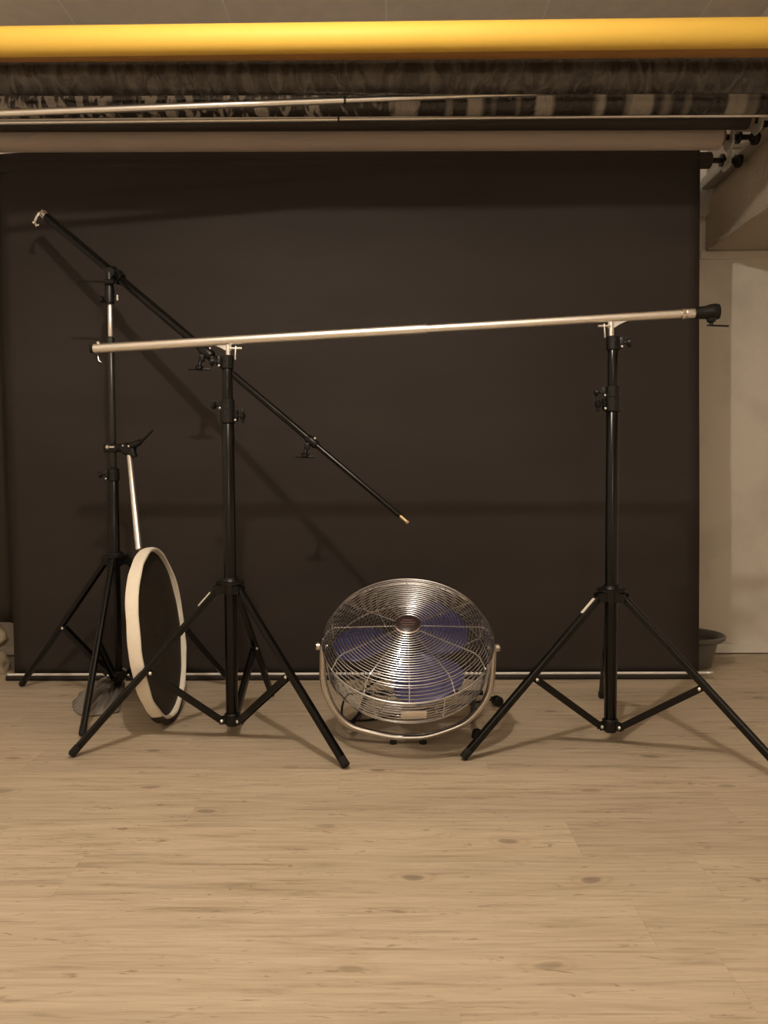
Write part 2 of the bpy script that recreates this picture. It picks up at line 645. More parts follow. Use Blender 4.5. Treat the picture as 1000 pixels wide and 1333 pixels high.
rolls = []
rolls.append(hung_roll('paper_roll', 'bright yellow paper roll hanging nearest under the ceiling', 52.2, 45.0, 2.31, 0.0385, PAPERYELLOW))
rolls.append(hung_roll('paper_roll', 'caramel brown paper roll showing just below the yellow roll', 58.5, 54.5, 2.418, 0.0425, PAPERCARAMEL))
rolls.append(hung_roll('paper_roll', 'dark roll in creased plastic film hanging behind the yellow and brown rolls', 101, 99, 2.52, 0.050, WRAPDARK))
rolls.append(hung_roll('paper_roll', 'slimmer roll in glossy film with light and dark patches above the long silver tube', 136, 133, 2.71, 0.040, WRAPCLEAR))
rolls.append(hung_roll('paper_roll', 'plain grey paper roll hanging directly above the black backdrop', 181, 179, 2.95, 0.0435, PAPERGREY, x1=PY(938, 180, 2.95).x))

rolls.append(hung_roll('paper_roll', 'dark charcoal paper roll squeezed between the level silver tube and the grey roll', 159, 157, 2.86, 0.031, PAPERCHAR, x1=1.25))

tube_ends = []
# the thin tubes stored across the rolls
for nm, lab, p, q, y0, y1, r, joint in (
        ('support_tube', 'thin silver tube slanting up to the right in front of the film-wrapped rolls', (-150, 153.4), (985, 110), 2.457, 2.62, 0.0105, 0.515),
        ('support_tube', 'long level silver tube just above the grey paper roll', (-100, 160), (1034, 149), 2.80, 2.80, 0.0092, 0.48)):
    A, B = PY(*p, y0), PY(*q, y1)
    t = thing(nm, (A + B) / 2, lab, 'tube')
    tube_ends.append((A, B, r))
    J = A.lerp(B, joint)
    MB().tube(A, J, r, r, 24).build('tube_section', ALU, t)
    MB().tube(J - (B - A).normalized() * 0.02, B, r * 0.82, r * 0.82, 24).build('tube_section', ALU, t)
    MB().tube(J - (B - A).normalized() * 0.004, J + (B - A).normalized() * 0.003, r * 1.12, r * 1.12, 24).build('joint_ring', GREYSTEEL, t)

# two slotted rails with hooks that carry the rolls
BY = DY - 0.005                           # roll of the black backdrop
BR = 0.028
for side in (1, -1):
    if side == 1:
        x0, x1 = XS - 0.052, XS
    else:
        x0, x1 = -1.70, -1.648
    zb = PY(921, 246, WY - 0.08).z
    t = thing('wall_rail', ((x0 + x1) / 2, 2.8, zb), 'pale metal rail with hooks on the boxed beam at right' if side == 1 else 'pale metal rail with hooks at the left ends of the paper rolls', 'bracket')
    mb = MB().box(((x0 + x1) / 2, (1.9 + WY - 0.08) / 2, zb + 0.02), (x1 - x0, WY - 0.08 - 1.9, 0.04), bevel=0.003)
    mb.build('rail', BRACKET, t)
    # end flange, rounded at its foot
    fy = WY - 0.075
    fl = [(x0 - .012, fy, zb + 0.0), (x1 + 0.0 - 0.012, fy, zb)]
    cx, rad = (x0 + x1) / 2 - 0.012, (x1 - x0) / 2
    arc = [(cx + rad * math.cos(a), fy, zb - 0.085 + rad * math.sin(a) * 1.2) for a in [0 - PI * k / 12 for k in range(13)]]
    MB().prism([(x0 - .012, fy, zb + 0.03), (x1 - .012, fy, zb + 0.03)] + arc, (0, 0.006, 0)).build('end_flange', BRACKET, t)
    # hooks: plates with a round notch under each axle
    ends = [(r_[1], r_[2]) for r_ in rolls]
    for (A, B) in ends + [(Vector((-1.50, BY, 2.06)), Vector((PY(935, 206, BY).x, BY, PY(935, 206, BY).z)))]:
        E = B if side == 1 else A
        hx = E.x + side * 0.028
        ny = 0.0125
        pr = [(hx, E.y - 0.045, zb + 0.012), (hx, E.y - 0.040, E.z - 0.03), (hx, E.y - 0.02, E.z - 0.045), (hx, E.y + 0.02, E.z - 0.045), (hx, E.y + 0.045, E.z - 0.02),
              (hx, E.y + 0.045, E.z + 0.012), (hx, E.y + ny, E.z + 0.012)]
        pr += [(hx, E.y + ny * math.cos(a), E.z + ny * math.sin(a)) for a in [-PI * k / 10 for k in range(0, 11)]]
        pr += [(hx, E.y - ny, E.z + 0.010), (hx, E.y - 0.022, zb + 0.012)]
        h = MB().prism(pr, (side * 0.006, 0, 0))
        xa, xb = sorted((hx, x0 + 0.005 if side == 1 else x1 - 0.005))
        h.box(((xa + xb) / 2, E.y - 0.034, zb + 0.016), (xb - xa + 0.004, 0.02, 0.014))
        h.build('hook', BRACKET, t, angle=30)
    for (A, B, r) in tube_ends:
        E = (B if side == 1 else A) - Vector((side * 0.02, 0, 0))
        if abs(E.x) < (x0 if side == 1 else -x1) - 0.005:
            zz = E.z - r - 0.004
            xr = x0 if side == 1 else x1
            h = MB().box(((E.x + xr + side * 0.01) / 2, E.y, zz), (abs(xr + side * 0.01 - E.x), 0.016, 0.006))
            zlo, zhi = min(zz, zb) - 0.003, max(zz, zb) + 0.02
            h.box((xr + side * 0.007, E.y, (zlo + zhi) / 2), (0.010, 0.016, zhi - zlo))
            h.box((E.x + side * 0.003, E.y - r - 0.005, zz + 0.006), (0.006, 0.004, 0.016))
            h.build('hook', BRACKET, t, angle=30)

# ------------------------------------------------------------------ black backdrop
TL, TR = PY(-4, 210, DY), PY(911, 205, DY)
BL, BRt = PY(17, 884, DY), PY(909.5, 880, DY)
t = thing('paper_backdrop', (0, DY, 0), 'wide black paper backdrop hanging from its roll down to the floor', 'backdrop')
mb = MB()
nu, nv = 60, 50
grid = []
ztop = 2.06
for j in range(nv + 1):
    v = j / nv
    rowv = []
    for i in range(nu + 1):
        u = i / nu
        top = TL.lerp(TR, u)
        bot = BL.lerp(BRt, u)
        p = bot.lerp(top, v)
        p.z = 0.014 + (2.045 - 0.014) * v
        p.y = DY + 0.004 * math.sin(u * 5.0 + v * 2) * (1 - v) + 0.003 * math.sin(v * 9 + u * 2)
        # the paper's left edge curls back a little
        if u < 0.05:
            p.y += 0.015 * ((0.05 - u) / 0.05) ** 2
        rowv.append(mb.bm.verts.new(p))
    grid.append(rowv)
mb._bridge(grid, False)
mb.build('paper', BLACKPAPER, t, solid=0.0015)
RZ = PY(700, 207, BY).z
A, B = Vector((TL.x + 0.005, BY + 0.03, RZ)), Vector((TR.x + 0.052, BY + 0.03, RZ))
MB().lathe(A, Vector((1, 0, 0)), [(0.026, 0), (0.03, .003), (0.03, (B - A).x - .003), (0.026, (B - A).x)], 40).build('roll', BLACKPAPER, t)
for s, E in ((1, B), (-1, A)):
    MB().lathe(E - Vector((s * 0.01, 0, 0)), Vector((s, 0, 0)), [(0.010, 0), (0.010, 0.045), (0.023, 0.047), (0.023, 0.058), (0.016, 0.062), (0.010, 0.068), (0.009, 0.092),
                                         (0.015, 0.098), (0.027, 0.106), (0.029, 0.115), (0.026, 0.124), (0.012, 0.130)], 28).build('expander_knob', BLACKPLASTIC, t)
P0, P1 = PY(9, 886, DY - 0.012), PY(911, 881.5, DY - 0.012)
zb = 0.012
P0.z = P1.z = zb
MB().tube(P0, P1, 0.0115, 0.0115, 24).build('bottom_roll', BLACKPAPER, t)
Q0, Q1 = P0 + Vector((0.006, -0.004, 0.0135)), P1 + Vector((0.03, -0.004, 0.0135))
MB().tube(Q0, Q1, 0.0050, 0.0050, 16).build('bottom_rod', WHITEROD, t)
MB().lathe(Q1 - Vector((0.004, 0, 0)), Vector((1, 0, 0)), [(0.006, 0), (0.008, 0.003), (0.008, 0.02), (0.005, 0.024)], 20).build('end_cap', ALU, t)

# things at the left edge, behind the backdrop
ly = DY + 0.17
q = PY(-20, 560, ly)
t = MB()
zt, zl = 1.95, PY(0, 812, ly).z
gp = []
for j in range(25):
    rr = []
    for i in range(21):
        x = q.x - 0.17 + 0.285 * i / 20 - 0.012 * (j / 24) * (i / 20)
        z = zt + (zl + (0.05 * (1 - i / 20)) - zt) * j / 24
        rr.append(t.bm.verts.new((x, ly + 0.012 * math.sin(i * 1.1) * (0.4 + j / 30), z)))
    gp.append(rr)
t._bridge(gp, False)
tag(t.build('hanging_cloth', BLACKFABRIC, None, (q.x, ly, zl), solid=0.004), 'dark cloth hanging behind the left edge of the black backdrop', 'cloth')


def sack(px, py, Y, sx, sy, sz, label, seed):
    c = PY(px, py, Y)
    m = MB()
    bmesh.ops.create_icosphere(m.bm, subdivisions=4, radius=1.0)
    for v in m.bm.verts:
        k = 1 + 0.28 * (noise.noise(v.co * 1.7 + Vector((seed, 0, 0)))) + 0.12 * noise.noise(v.co * 4 + Vector((0, seed, 0)))
        v.co = Vector((v.co.x * sx * k, v.co.y * sy * k, max(v.co.z * k, -0.85) * sz)) + c
    return tag(m.build('crumpled_sack', PALESACK, None, (c.x, c.y, c.z - sz * 0.85)), label, 'sack')


sx_ = PY(-10, 866, ly - .03)
sack(-9, 866, ly - 0.04, 0.062, 0.07, 0.06, 'pale crumpled sack on the floor at the left edge of the black backdrop', 3.1)
sack(-10, 829, ly - 0.03, 0.058, 0.06, 0.055, 'pale crumpled sack lying on another one beside the backdrop', 8.4)

# ------------------------------------------------------------------ grey tub behind the right edge
c = PZ(899, 866)
t = thing('plastic_tub', c, 'grey round plastic tub half hidden behind the right edge of the backdrop', 'tub')
hz = 0.145
MB().lathe(c, Vector((0, 0, 1)), [(0.075, 0.0), (0.083, 0.004), (0.105, 0.105), (0.108, 0.112), (0.103, 0.112), (0.08, 0.01), (0.02, 0.008)], 48, cap=True).build('body', GREYPLASTIC, t)
MB().lathe(c, Vector((0, 0, 1)), [(0.104, 0.106), (0.125, 0.110), (0.135, 0.118), (0.137, 0.130), (0.130, 0.135), (0.112, 0.128), (0.103, 0.112)], 48, cap=False).build('rim', GREYPLASTIC, t)


# ------------------------------------------------------------------ stands
def clamp(parent, c, r, h, kdir, seg=24, wing=0.022):
    m = MB().lathe(c, Vector((0, 0, 1)), [(r - .002, -h / 2), (r, -h / 2 + .002), (r, h / 2 - .002), (r - .002, h / 2)], seg)
    kd = Vector(kdir).normalized()
    m.box(c + kd * (r + .004), (0.012, 0.012, h * 0.8), Matrix.Rotation(math.atan2(kd.y, kd.x), 3, 'Z'), 0.002)
    cl = m.build('clamp_collar', BLACKPLASTIC, parent)
    k = MB().tube(c + kd * r, c + kd * (r + 0.022), 0.004, 0.004, 12)
    e = c + kd * (r + 0.026)
    k.lathe(e - kd * 0.008, kd, [(0.006, 0), (0.011, 0.003), (0.011, 0.012), (0.006, 0.015)], 16)
    k.beam(e - Vector((0, 0, wing)), e + Vector((0, 0, wing)), 0.010, 0.008, bevel=0.002)
    k.build('clamp_knob', BLACKPLASTIC, parent)
    MB().ball(c + kd * (r + .003) + Vector((0, -.009, -h * .3)), 0.0042).build('bolt', ALU, cl)
    MB().ball(c + Vector((0, -r - 0.001, h * .15)), 0.0030).build('bolt', GREYSTEEL, cl)
    return cl


def leg_frame(hub, foot):
    d = (foot - hub).normalized()
    side = Vector((-(foot - hub).y, (foot - hub).x, 0)).normalized()
    up = side.cross(d).normalized()
    if up.z < 0:
        up = -up
    return d, side, up


def tripod(t, C, feet, zh, zl, lr, hubr, frac, sticker=None):
    """hub, legs, braces; C = ground point under the pole"""
    hubc = Vector((C.x, C.y, zh))
    lowc = Vector((C.x, C.y, zl))
    m = MB().lathe(hubc, Vector((0, 0, 1)), [(hubr * .62, -.026), (hubr * .66, -.022), (hubr * .66, 0.004), (hubr * 1.15, 0.006), (hubr * 1.15, 0.012), (hubr * .8, 0.014), (hubr * .66, 0.022), (hubr * .6, 0.024)], 32)
    l2 = MB().lathe(lowc, Vector((0, 0, 1)), [(hubr * .58, -.014), (hubr * .64, -.011), (hubr * .64, 0.016), (hubr * .56, 0.019)], 32)
    for i, f in enumerate(feet):
        u = Vector((f.x - C.x, f.y - C.y, 0)).normalized()
        s = Vector((-u.y, u.x, 0))
        for k in (-1, 1):
            m.beam(hubc + u * hubr * .5 + s * k * (lr + .003) + Vector((0, 0, -.008)), hubc + u * (hubr + .012) + s * k * (lr + .003) + Vector((0, 0, -.012)), 0.003, 0.026, s)
            l2.beam(lowc + u * hubr * .45 + s * k * 0.007, lowc + u * (hubr * .9 + .006) + s * k * 0.007, 0.003, 0.022, s)
    hub = m.build('hub', BLACKPLASTIC, t)
    low = l2.build('brace_collar', BLACKPLASTIC, t)
    for i, f in enumerate(feet):
        u = Vector((f.x - C.x, f.y - C.y, 0)).normalized()
        top = hubc + u * (hubr + .004) + Vector((0, 0, -.012))
        ft = Vector((f.x, f.y, lr * 0.85))
        d, side, up = leg_frame(top, ft)
        L_ = MB()
        # leg: rounded box section with a shallow groove along its upper face
        w = lr
        prof = [(-w, -w * .8), (-w * .7, -w), (w * .7, -w), (w, -w * .8), (w, w * .6), (w * .75, w * .95), (w * .35, w), (w * .25, w * .72), (-w * .25, w * .72), (-w * .35, w), (-w * .75, w * .95), (-w, w * .6)]
        rings = [[L_.bm.verts.new(P + side * a + up * b) for a, b in prof] for P in (top - d * 0.012, ft)]
        L_._bridge(rings, True)
        L_.bm.faces.new(rings[0])
        L_.bm.faces.new(list(reversed(rings[1])))
        leg = L_.build('leg', BLACKPAINT, t, angle=25)
        # rubber foot
        MB().lathe(ft - d * 0.028, d, [(w * 1.12, 0), (w * 1.2, 0.003), (w * 1.2, 0.024), (w * 0.9, 0.030)], 16).build('rubber_foot', RUBBER, leg)
        J = top.lerp(ft, frac) - up * (w + 0.004)
        j0 = lowc + u * (hubr * .8 + .004)
        b = MB()
        for k in (-1, 1):
            b.beam(j0 + side * k * 0.0085, J + side * k * 0.0085, 0.0025, 0.019, side)
        b.beam(j0, J, 0.017, 0.0025, side)
        br = b.build('brace', BLACKPAINT, t)
        for q in (J, j0):
            k = 1 if side.y < 0 else -1
            MB().lathe(q + side * k * 0.0095, side * k, [(0.005, 0), (0.005, 0.002), (0.002, 0.0045)], 14).build('rivet', ALU, br)
        if sticker is not None and sticker[0] == i:
            s0, s1 = sticker[1], sticker[2]
            a0, a1 = top.lerp(ft, s0), top.lerp(ft, s1)
            # a slip of white tape folded over the upper and one side face
            a, bb = a0 + up * (w + 0.0012), a1 + up * (w + 0.0012)
            st = MB().beam(a, bb, 2 * w * .62, 0.0012, side)
            st.build('sticker', STICKER, leg)


def pole(name, t, C, z0, z1, r, mat, bend=None):
    return MB().lathe(Vector((C.x, C.y, 0)), Vector((0, 0, 1)), [(r - .0015, z0), (r, z0 + .002), (r, z1 - .002), (r - .0015, z1)], 28).build(name, mat, t)


def zat(px, py, Y):
    return PY(px, py, Y).z


def light_stand(feet, polepx, y_hub, y_top, y_cl0, y_cl1, label, knobside, sticker):
    C = (feet[0] + feet[1] + feet[2]) / 3
    Y = C.y
    X = PY(polepx, 700, Y).x
    C = Vector((X, Y, 0))
    t = thing('light_stand', C, label, 'light stand', 'black tripod stands under the silver crossbar')
    zt = zat(polepx, y_top, Y)
    zc0, zc1 = zat(polepx, y_cl0, Y), zat(polepx, y_cl1, Y)
    zh = zat(polepx, y_hub, Y)
    tripod(t, C, feet, zh, 0.056, 0.0099, 0.037, 0.50, sticker)
    pole('lower_pole', t, C, 0.036, zc1 + .01, 0.0185, BLACKPAINT)
    pole('upper_pole', t, C, zc1 - .02, zt - 0.012, 0.0155, BLACKPAINT)
    zm = (zc0 + zc1) / 2
    clamp(t, Vector((X, Y, zc1 + 0.014)), 0.0235, 0.042, (-knobside * 0.95, -0.3, 0))
    clamp(t, Vector((X, Y, zc0 - 0.016)), 0.0205, 0.034, (-0.9, 0.2, 0), wing=0.012)
    clamp(t, Vector((X, Y, zt - 0.022)), 0.0195, 0.040, (knobside, -0.35, 0), wing=0.014)
    return t, C, zt


fl1 = [PZ(93, 986), PZ(451, 1001), PZ(354, 907)]
fl2 = [PZ(603, 990), PZ(1036, 1026), PZ(783, 909)]
s1, C1, zt1 = light_stand(fl1, 299, 762, 462, 520, 548, 'black tripod light stand left of the fan, under the left part of the silver crossbar', -1, (0, 0.03, 0.115))
s2, C2, zt2 = light_stand(fl2, 796.5, 772, 437, 503, 533, 'black tripod light stand right of the fan, one leg running out of the frame', 1, (0, 0.02, 0.115))
print('C1', C1, zt1, 'C2', C2, zt2)

# ------------------------------------------------------------------ silver crossbar
A = PY(118, 451.5, C1.y)
M1 = PY(297, 443.5, C1.y)
M2 = PY(796, 414, C2.y)
d = (M2 - M1).normalized()
M1.y = C1.y
M2.y = C2.y
d = (M2 - M1).normalized()
A = M1 - d * ((M1 - A).length)
JX = M1.lerp(M2, (560 - 297) / (796 - 297))
E1 = M2 + d * (PY(887, 409, C2.y) - M2).length
E2 = M2 + d * (PY(904, 408, C2.y) - M2).length
E3 = M2 + d * (PY(931, 407, C2.y) - M2).length
t = thing('crossbar', (M1 + M2) / 2, 'long silver telescopic crossbar resting across the two black stands', 'crossbar')
MB().lathe(A, d, [(0.0125, 0), (0.0142, 0.002), (0.0142, (JX - A).length), (0.0125, (JX - A).length + .001)], 36).build('tube_section', ALU, t)
MB().tube(JX - d * 0.03, E1, 0.0122, 0.0122, 36).build('tube_section', ALU, t)
MB().lathe(E1 - d * 0.006, d, [(0.013, 0), (0.0155, .002), (0.0155, 0.013), (0.0125, 0.016)], 28).build('end_collar', CHROME, t)
MB().lathe(E1 + d * 0.008, d, [(0.010, 0), (0.0135, .004), (0.0135, 0.026), (0.011, 0.03)], 28).build('end_collar', ALU, t)
k = MB().lathe(E2 - d * 0.004, d, [(0.013, 0), (0.0175, .004), (0.0185, 0.03), (0.0225, 0.042), (0.0235, 0.058), (0.0215, 0.068), (0.012, 0.071)], 28)
k.build('end_clamp', BLACKPLASTIC, t)
k = MB()
kb = E2 + d * 0.042 + Vector((0, -0.004, -0.018))
k.lathe(kb, Vector((0, 0, -1)), [(0.014, 0), (0.012, 0.010), (0.005, 0.014), (0.005, 0.020)], 18)
k.beam(kb + Vector((-0.012, 0, -0.020)), kb + Vector((0.050, 0, -0.023)), 0.005, 0.005, bevel=.001)
k.build('lever', BLACKPLASTIC, t)
k = MB().lathe(A - d * 0.014, d, [(0.008, 0), (0.0125, 0.003), (0.0125, 0.016)], 24)
k.build('end_plug', BLACKPLASTIC, t)
k = MB().lathe(A + d * 0.014 + Vector((0, 0, .012)), Vector((0, 0, 1)), [(0.004, 0), (0.005, .003), (0.005, .007), (0.003, .009)], 14)
k.build('pin', ALU, t)
k = MB()
k.path([A + d * 0.012 + Vector((0, 0, -.012)), A + d * 0.013 + Vector((0, -0.002, -.025)), A + d * 0.016 + Vector((0, -0.003, -.038)), A + d * 0.024 + Vector((0, -0.003, -.043))], 0.0013, 8)
k.build('wire_loop', ALU, t)
# spigot fittings under the bar
for (M, zt, sgn) in ((M1, zt1, -1), (M2, zt2, 1)):
    k = MB()
    base = Vector((M.x, M.y, zt - 0.0015))
    k.lathe(base, Vector((0, 0, 1)), [(0.0075, 0), (0.0075, M.z - 0.012 - base.z)], 20)
    # curved gusset running out along the underside of the bar
    side = Vector((0, 1, 0))
    o = M + Vector((0, -0.004, 0))
    pts = [o + d * (-0.010 * sgn) + Vector((0, 0, -0.030)), o + d * (0.010 * sgn) + Vector((0, 0, -0.028))]
    pts += [o + d * (sgn * (0.010 + 0.055 * s)) + Vector((0, 0, -0.028 + 0.018 * (1 - (1 - s) ** 2.2))) for s in (0.15, 0.3, 0.45, 0.6, 0.8, 1.0)]
    pts += [o + d * (-0.010 * sgn) + Vector((0, 0, -0.008))]
    k.prism(pts, (0, 0.008, 0))
    k.build('spigot_bracket', ALU, t)
    k = MB()
    bx = M + Vector((-sgn * 0.022 if sgn == 1 else 0.024, -0.006, -0.024))
    k.lathe(bx - Vector((0.018, 0, 0)), Vector((1, 0, 0)), [(0.0035, 0), (0.0035, 0.036)], 12)
    k.beam(bx + Vector((0, 0, .006)), bx + Vector((0.002 * sgn, 0, -0.034)), 0.007, 0.004, bevel=.001)
    k.build('wing_bolt', ALU, t)

# ------------------------------------------------------------------ boom stand at the left
Yb = 2.86
fb = [PZ(28, 894), PZ(107, 960), PZ(302, 892)]
Xb = PY(149.5, 700, Yb).x
Cb = Vector((Xb, Yb, 0))
Yb = (fb[0].y + fb[1].y + fb[2].y) / 3
Xb = PY(149.5, 700, Yb).x
Cb = Vector((Xb, Yb, 0))
bs = thing('boom_stand', Cb, 'tall thin black stand at far left with a long boom slanting down to the right', 'boom stand')
zq = lambda py: zat(147.5, py, Yb)
tripod(bs, Cb, fb, zq(727), zq(880), 0.0097, 0.040, 0.5)
pole('lower_pole', bs, Cb, 0.06, zq(612), 0.0165, BLACKPAINT)
pole('middle_pole', bs, Cb, zq(625), zq(440), 0.0115, GREYSTEEL)
pole('upper_pole', bs, Cb, zq(450), zq(388), 0.0085, ALU)
clamp(bs, Vector((Xb, Yb, zq(618))), 0.0205, 0.045, (-0.8, -0.5, 0), wing=.012)
MB().lathe(Vector((Xb, Yb, zq(440))), Vector((0, 0, 1)), [(0.011, -.03), (0.0135, -.028), (0.0135, 0), (0.010, .004)], 24).build('clamp_collar', GREYSTEEL, bs)

# boom arm
T0, T1 = PY(57, 279, 2.95), PY(532, 681, 2.58)
bd = (T1 - T0).normalized()


def on_boom(px):
    lo, hi = 0.0, 1.0
    best = min(range(2001), key=lambda k: abs(proj(T0.lerp(T1, k / 2000)) - px))
    return T0.lerp(T1, best / 2000)


def proj(p):
    v = ROT.transposed() @ (p - CAM)
    return 500 + F * v.x / -v.z


B0 = on_boom(60)
K1, K2, K3 = on_boom(271), on_boom(408), on_boom(521)
ba = MB().tube(B0, K1, 0.0145, 0.0145, 28).build('boom_arm', BLACKPAINT, bs)
MB().tube(K1 - bd * .03, K2, 0.0112, 0.0112, 28).build('tube_section', BLACKPAINT, ba)
MB().tube(K2 - bd * .03, K3, 0.0085, 0.0085, 28).build('tube_section', BLACKPAINT, ba)
MB().lathe(K3 - bd * .003, bd, [(0.0045, 0), (0.0045, .002), (0.0065, .003), (0.0065, 0.03), (0.0075, 0.031), (0.0075, 0.036), (0.005, .039)], 20).build('tip_spigot', BRASS, ba)
upb = bd.cross(Vector((0, 1, 0))).normalized()
if upb.z < 0:
    upb = -upb
for K, r, sc in ((K1, 0.0185, 1.0), (K2, 0.0150, 0.85)):
    m = MB().lathe(K - bd * 0.03 * sc, bd, [(r - .002, 0), (r, .003), (r, .045 * sc), (r - .003, .05 * sc)], 24)
    m.box(K - upb * (r + .008) - bd * .008, (0.02 * sc, 0.02, 0.026 * sc), None, .003)
    m.build('grip_collar', BLACKPLASTIC, ba)
    kn = MB()
    c0 = K - bd * 0.008 - upb * (r + .012)
    c1 = c0 + Vector((-0.004, -0.006, -0.028 * sc))
    kn.tube(c0, c1, 0.007, 0.006, 14)
    kn.lathe(c1 + Vector((0, 0, .004)), Vector((0, 0, -1)), [(0.010, 0), (0.014, 0.004), (0.014, 0.012), (0.008, .016)], 18)
    kn.beam(c1 + Vector((-0.038 * sc, 0, -0.008)), c1 + Vector((0.038 * sc, 0, -0.009)), 0.008, 0.007, bevel=.002)
    kn.build('grip_handle', BLACKPLASTIC, ba)
    MB().ball(K + upb * (r - .001) - bd * .004 - Vector((0, .006, 0)), 0.005).build('bolt', ALU, bs)
# hook at the upper end
m = MB().lathe(B0 - bd * .018, bd, [(0.010, 0), (0.0155, .003), (0.0155, .02), (0.012, .024)], 20)
h0 = B0 - bd * .012
m.path([h0 + Vector((0, -.012, .012)), h0 + Vector((-.010, -.018, 0)), h0 + Vector((-.018, -.020, -.018)), h0 + Vector((-.026, -.018, -.034)), h0 + Vector((-.023, -.012, -.044)), h0 + Vector((-.014, -.010, -.040))], 0.0055, 12)
m.ball(h0 + Vector((-.028, -.018, -.034)), 0.008)
m.build('counterweight_hook', CHROME, ba)
# swivel clamp between stand and boom (moves with the boom)
PV = on_boom(151)
m = MB().lathe(PV - bd * .028, bd, [(0.019, 0), (0.023, .004), (0.023, .052), (0.019, .056)], 28)
zc = zq(391)
m.lathe(Vector((Xb, Yb - .004, zc)), Vector((0, 0, 1)), [(0.014, -.012), (0.017, -.009), (0.0175, .035), (0.015, .045), (0.013, PV.z - zc - .005)], 24)
m.tube(PV + Vector((0, .02, -.006)), Vector((PV.x, Yb - 0.015, PV.z - .006)), 0.017, 0.017, 20)
m.build('swivel_clamp', BLACKPLASTIC, ba)
m = MB()
hh = PY(141, 367, Yb - .02)
m.tube(hh + Vector((.02, 0, 0)), hh - Vector((.012, 0, 0)), 0.009, 0.010, 16)
m.tube(hh, PY(101, 365.5, Yb - .02), 0.0045, 0.0035, 12)
m.ball(PY(101, 365.5, Yb - .02), 0.0045)
m.build('swivel_handle', BLACKPLASTIC, ba)
m = MB()
h2 = PY(144, 390, Yb - .01)
m.tube(h2, h2 + Vector((-.024, -.004, 0)), 0.004, 0.004, 10)
m.lathe(h2 + Vector((-.022, -.004, 0)), Vector((-1, 0, 0)), [(0.006, 0), (0.012, .003), (0.012, .012), (0.006, .015)], 16)
m.build('clamp_knob', BLACKPLASTIC, ba)
MB().beam(PY(153, 384, Yb - .03), PY(153, 391, Yb - .03), 0.006, 0.004).build('sticker', STICKER, ba)
MB().ring(PV + bd * 0.005, bd, 0.024, 0.0025, 40, 8).build('clamp_band', GREYSTEEL, ba)

# ------------------------------------------------------------------ reflector holder and reflector disc
Yd = 2.59
dc = PY(206.5, 823.5, Yd)
RD = 0.277
rh = thing('reflector_holder', PY(165, 583, Yb - .03), 'short silver tube clamped to the boom stand by a black clamp, above the round reflector', 'holder arm')
cc = PY(165, 583, Yb - .03)
m = MB()
m.tube(Vector((Xb - .026, Yb, cc.z + .001)), Vector((cc.x + .015, Yb - .02, cc.z)), 0.013, 0.015, 16)
m.box(Vector((Xb - .004, Yb, cc.z)), (0.05, 0.045, 0.028), None, .004)
m.lathe(cc + Vector((0.004, .03, -.004)), Vector((0, -1, 0)), [(0.016, 0), (0.023, .004), (0.023, .04), (0.016, .046)], 24)
m.box(PY(172, 590, Yb - .05), (.026, .03, .032), Matrix.Rotation(-.3, 3, 'Y'), .004)
m.build('clamp', BLACKPLASTIC, rh)
m = MB()
m.tube(PY(171, 581, Yb - .05), PY(183, 575, Yb - .06), 0.013, 0.010, 14)
m.tube(PY(183, 576, Yb - .06), PY(199, 560, Yb - .07), 0.005, 0.0035, 12)
m.build('handle', BLACKPLASTIC, rh)
m = MB()
b0 = PY(138, 582, Yb - .02)
m.lathe(b0, Vector((1, 0, 0)), [(0.005, 0), (0.008, .002), (0.008, .01), (0.004, .012), (0.004, .03)], 14)
m.build('bolt', ALU, rh)
MB().ball(PY(160, 580, Yb - .05), .004).build('bolt', ALU, rh)
MB().ball(PY(168, 581, Yb - .058), .005).build('bolt', ALU, rh)
ta, tb = PY(168.5, 592, Yb - .055), PY(181, 716, Yd + .05)
MB().lathe(ta, tb - ta, [(0.007, 0), (0.009, .006), (0.0112, (tb - ta).length * .8), (0.0112, (tb - ta).length - .002), (0.009, (tb - ta).length)], 28).build('tube', ALU, rh)

vb = Vector((0.27, -0.96, 0)).normalized()
pr_ = Vector((0.96, 0.27, 0)).normalized()
nn = (vb * 0.235 + pr_ * 0.97 + Vector((0, 0, 0.115))).normalized()
rf = thing('reflector_disc', dc - Vector((0, 0, RD)), 'round black disc with a broad cream rim hanging on edge beside the boom stand', 'reflector')
e1 = Vector((0, 0, 1))
e1 = (e1 - nn * e1.dot(nn)).normalized()
e2 = nn.cross(e1)
m = MB()
nseg = 96
rings = []
for k in range(nseg):
    a = 2 * PI * k / nseg
    u = e1 * math.cos(a) + e2 * math.sin(a)
    wob = 0.004 * noise.noise(Vector((math.cos(a) * 2, math.sin(a) * 2, 3)))
    wd = 0.0200 + 0.003 * noise.noise(Vector((math.cos(a) * 4, math.sin(a) * 4, 9)))
    prof = [(-wd, -.004), (-wd * .85, .001), (-wd * .3, .004), (wd * .4, .0042), (wd * .9, .001), (wd, -.003), (wd * .9, -.008), (wd * .2, -.0105 + wob * .6), (-wd * .3, -.0105), (-wd * .9, -.009)]
    rings.append([m.bm.verts.new(dc + u * (RD + b) + nn * (a_ + wob)) for a_, b in prof])
rings.append(rings[0])
m._bridge(rings, True)
m.build('rim', RIMFABRIC, rf)
m = MB()
cv = m.bm.verts.new(dc + nn * 0.004)
prev = None
rr = []
for j in range(1, 13):
    rad = (RD - 0.007) * j / 12
    ringv = []
    for k in range(nseg):
        a = 2 * PI * k / nseg
        u = e1 * math.cos(a) + e2 * math.sin(a)
        ringv.append(m.bm.verts.new(dc + u * rad + nn * (0.004 - 0.004 * math.sin(j / 12 * PI) + 0.003 * noise.noise(u * 3 + Vector((j * .3, 0, 0))))))
    rr.append(ringv)
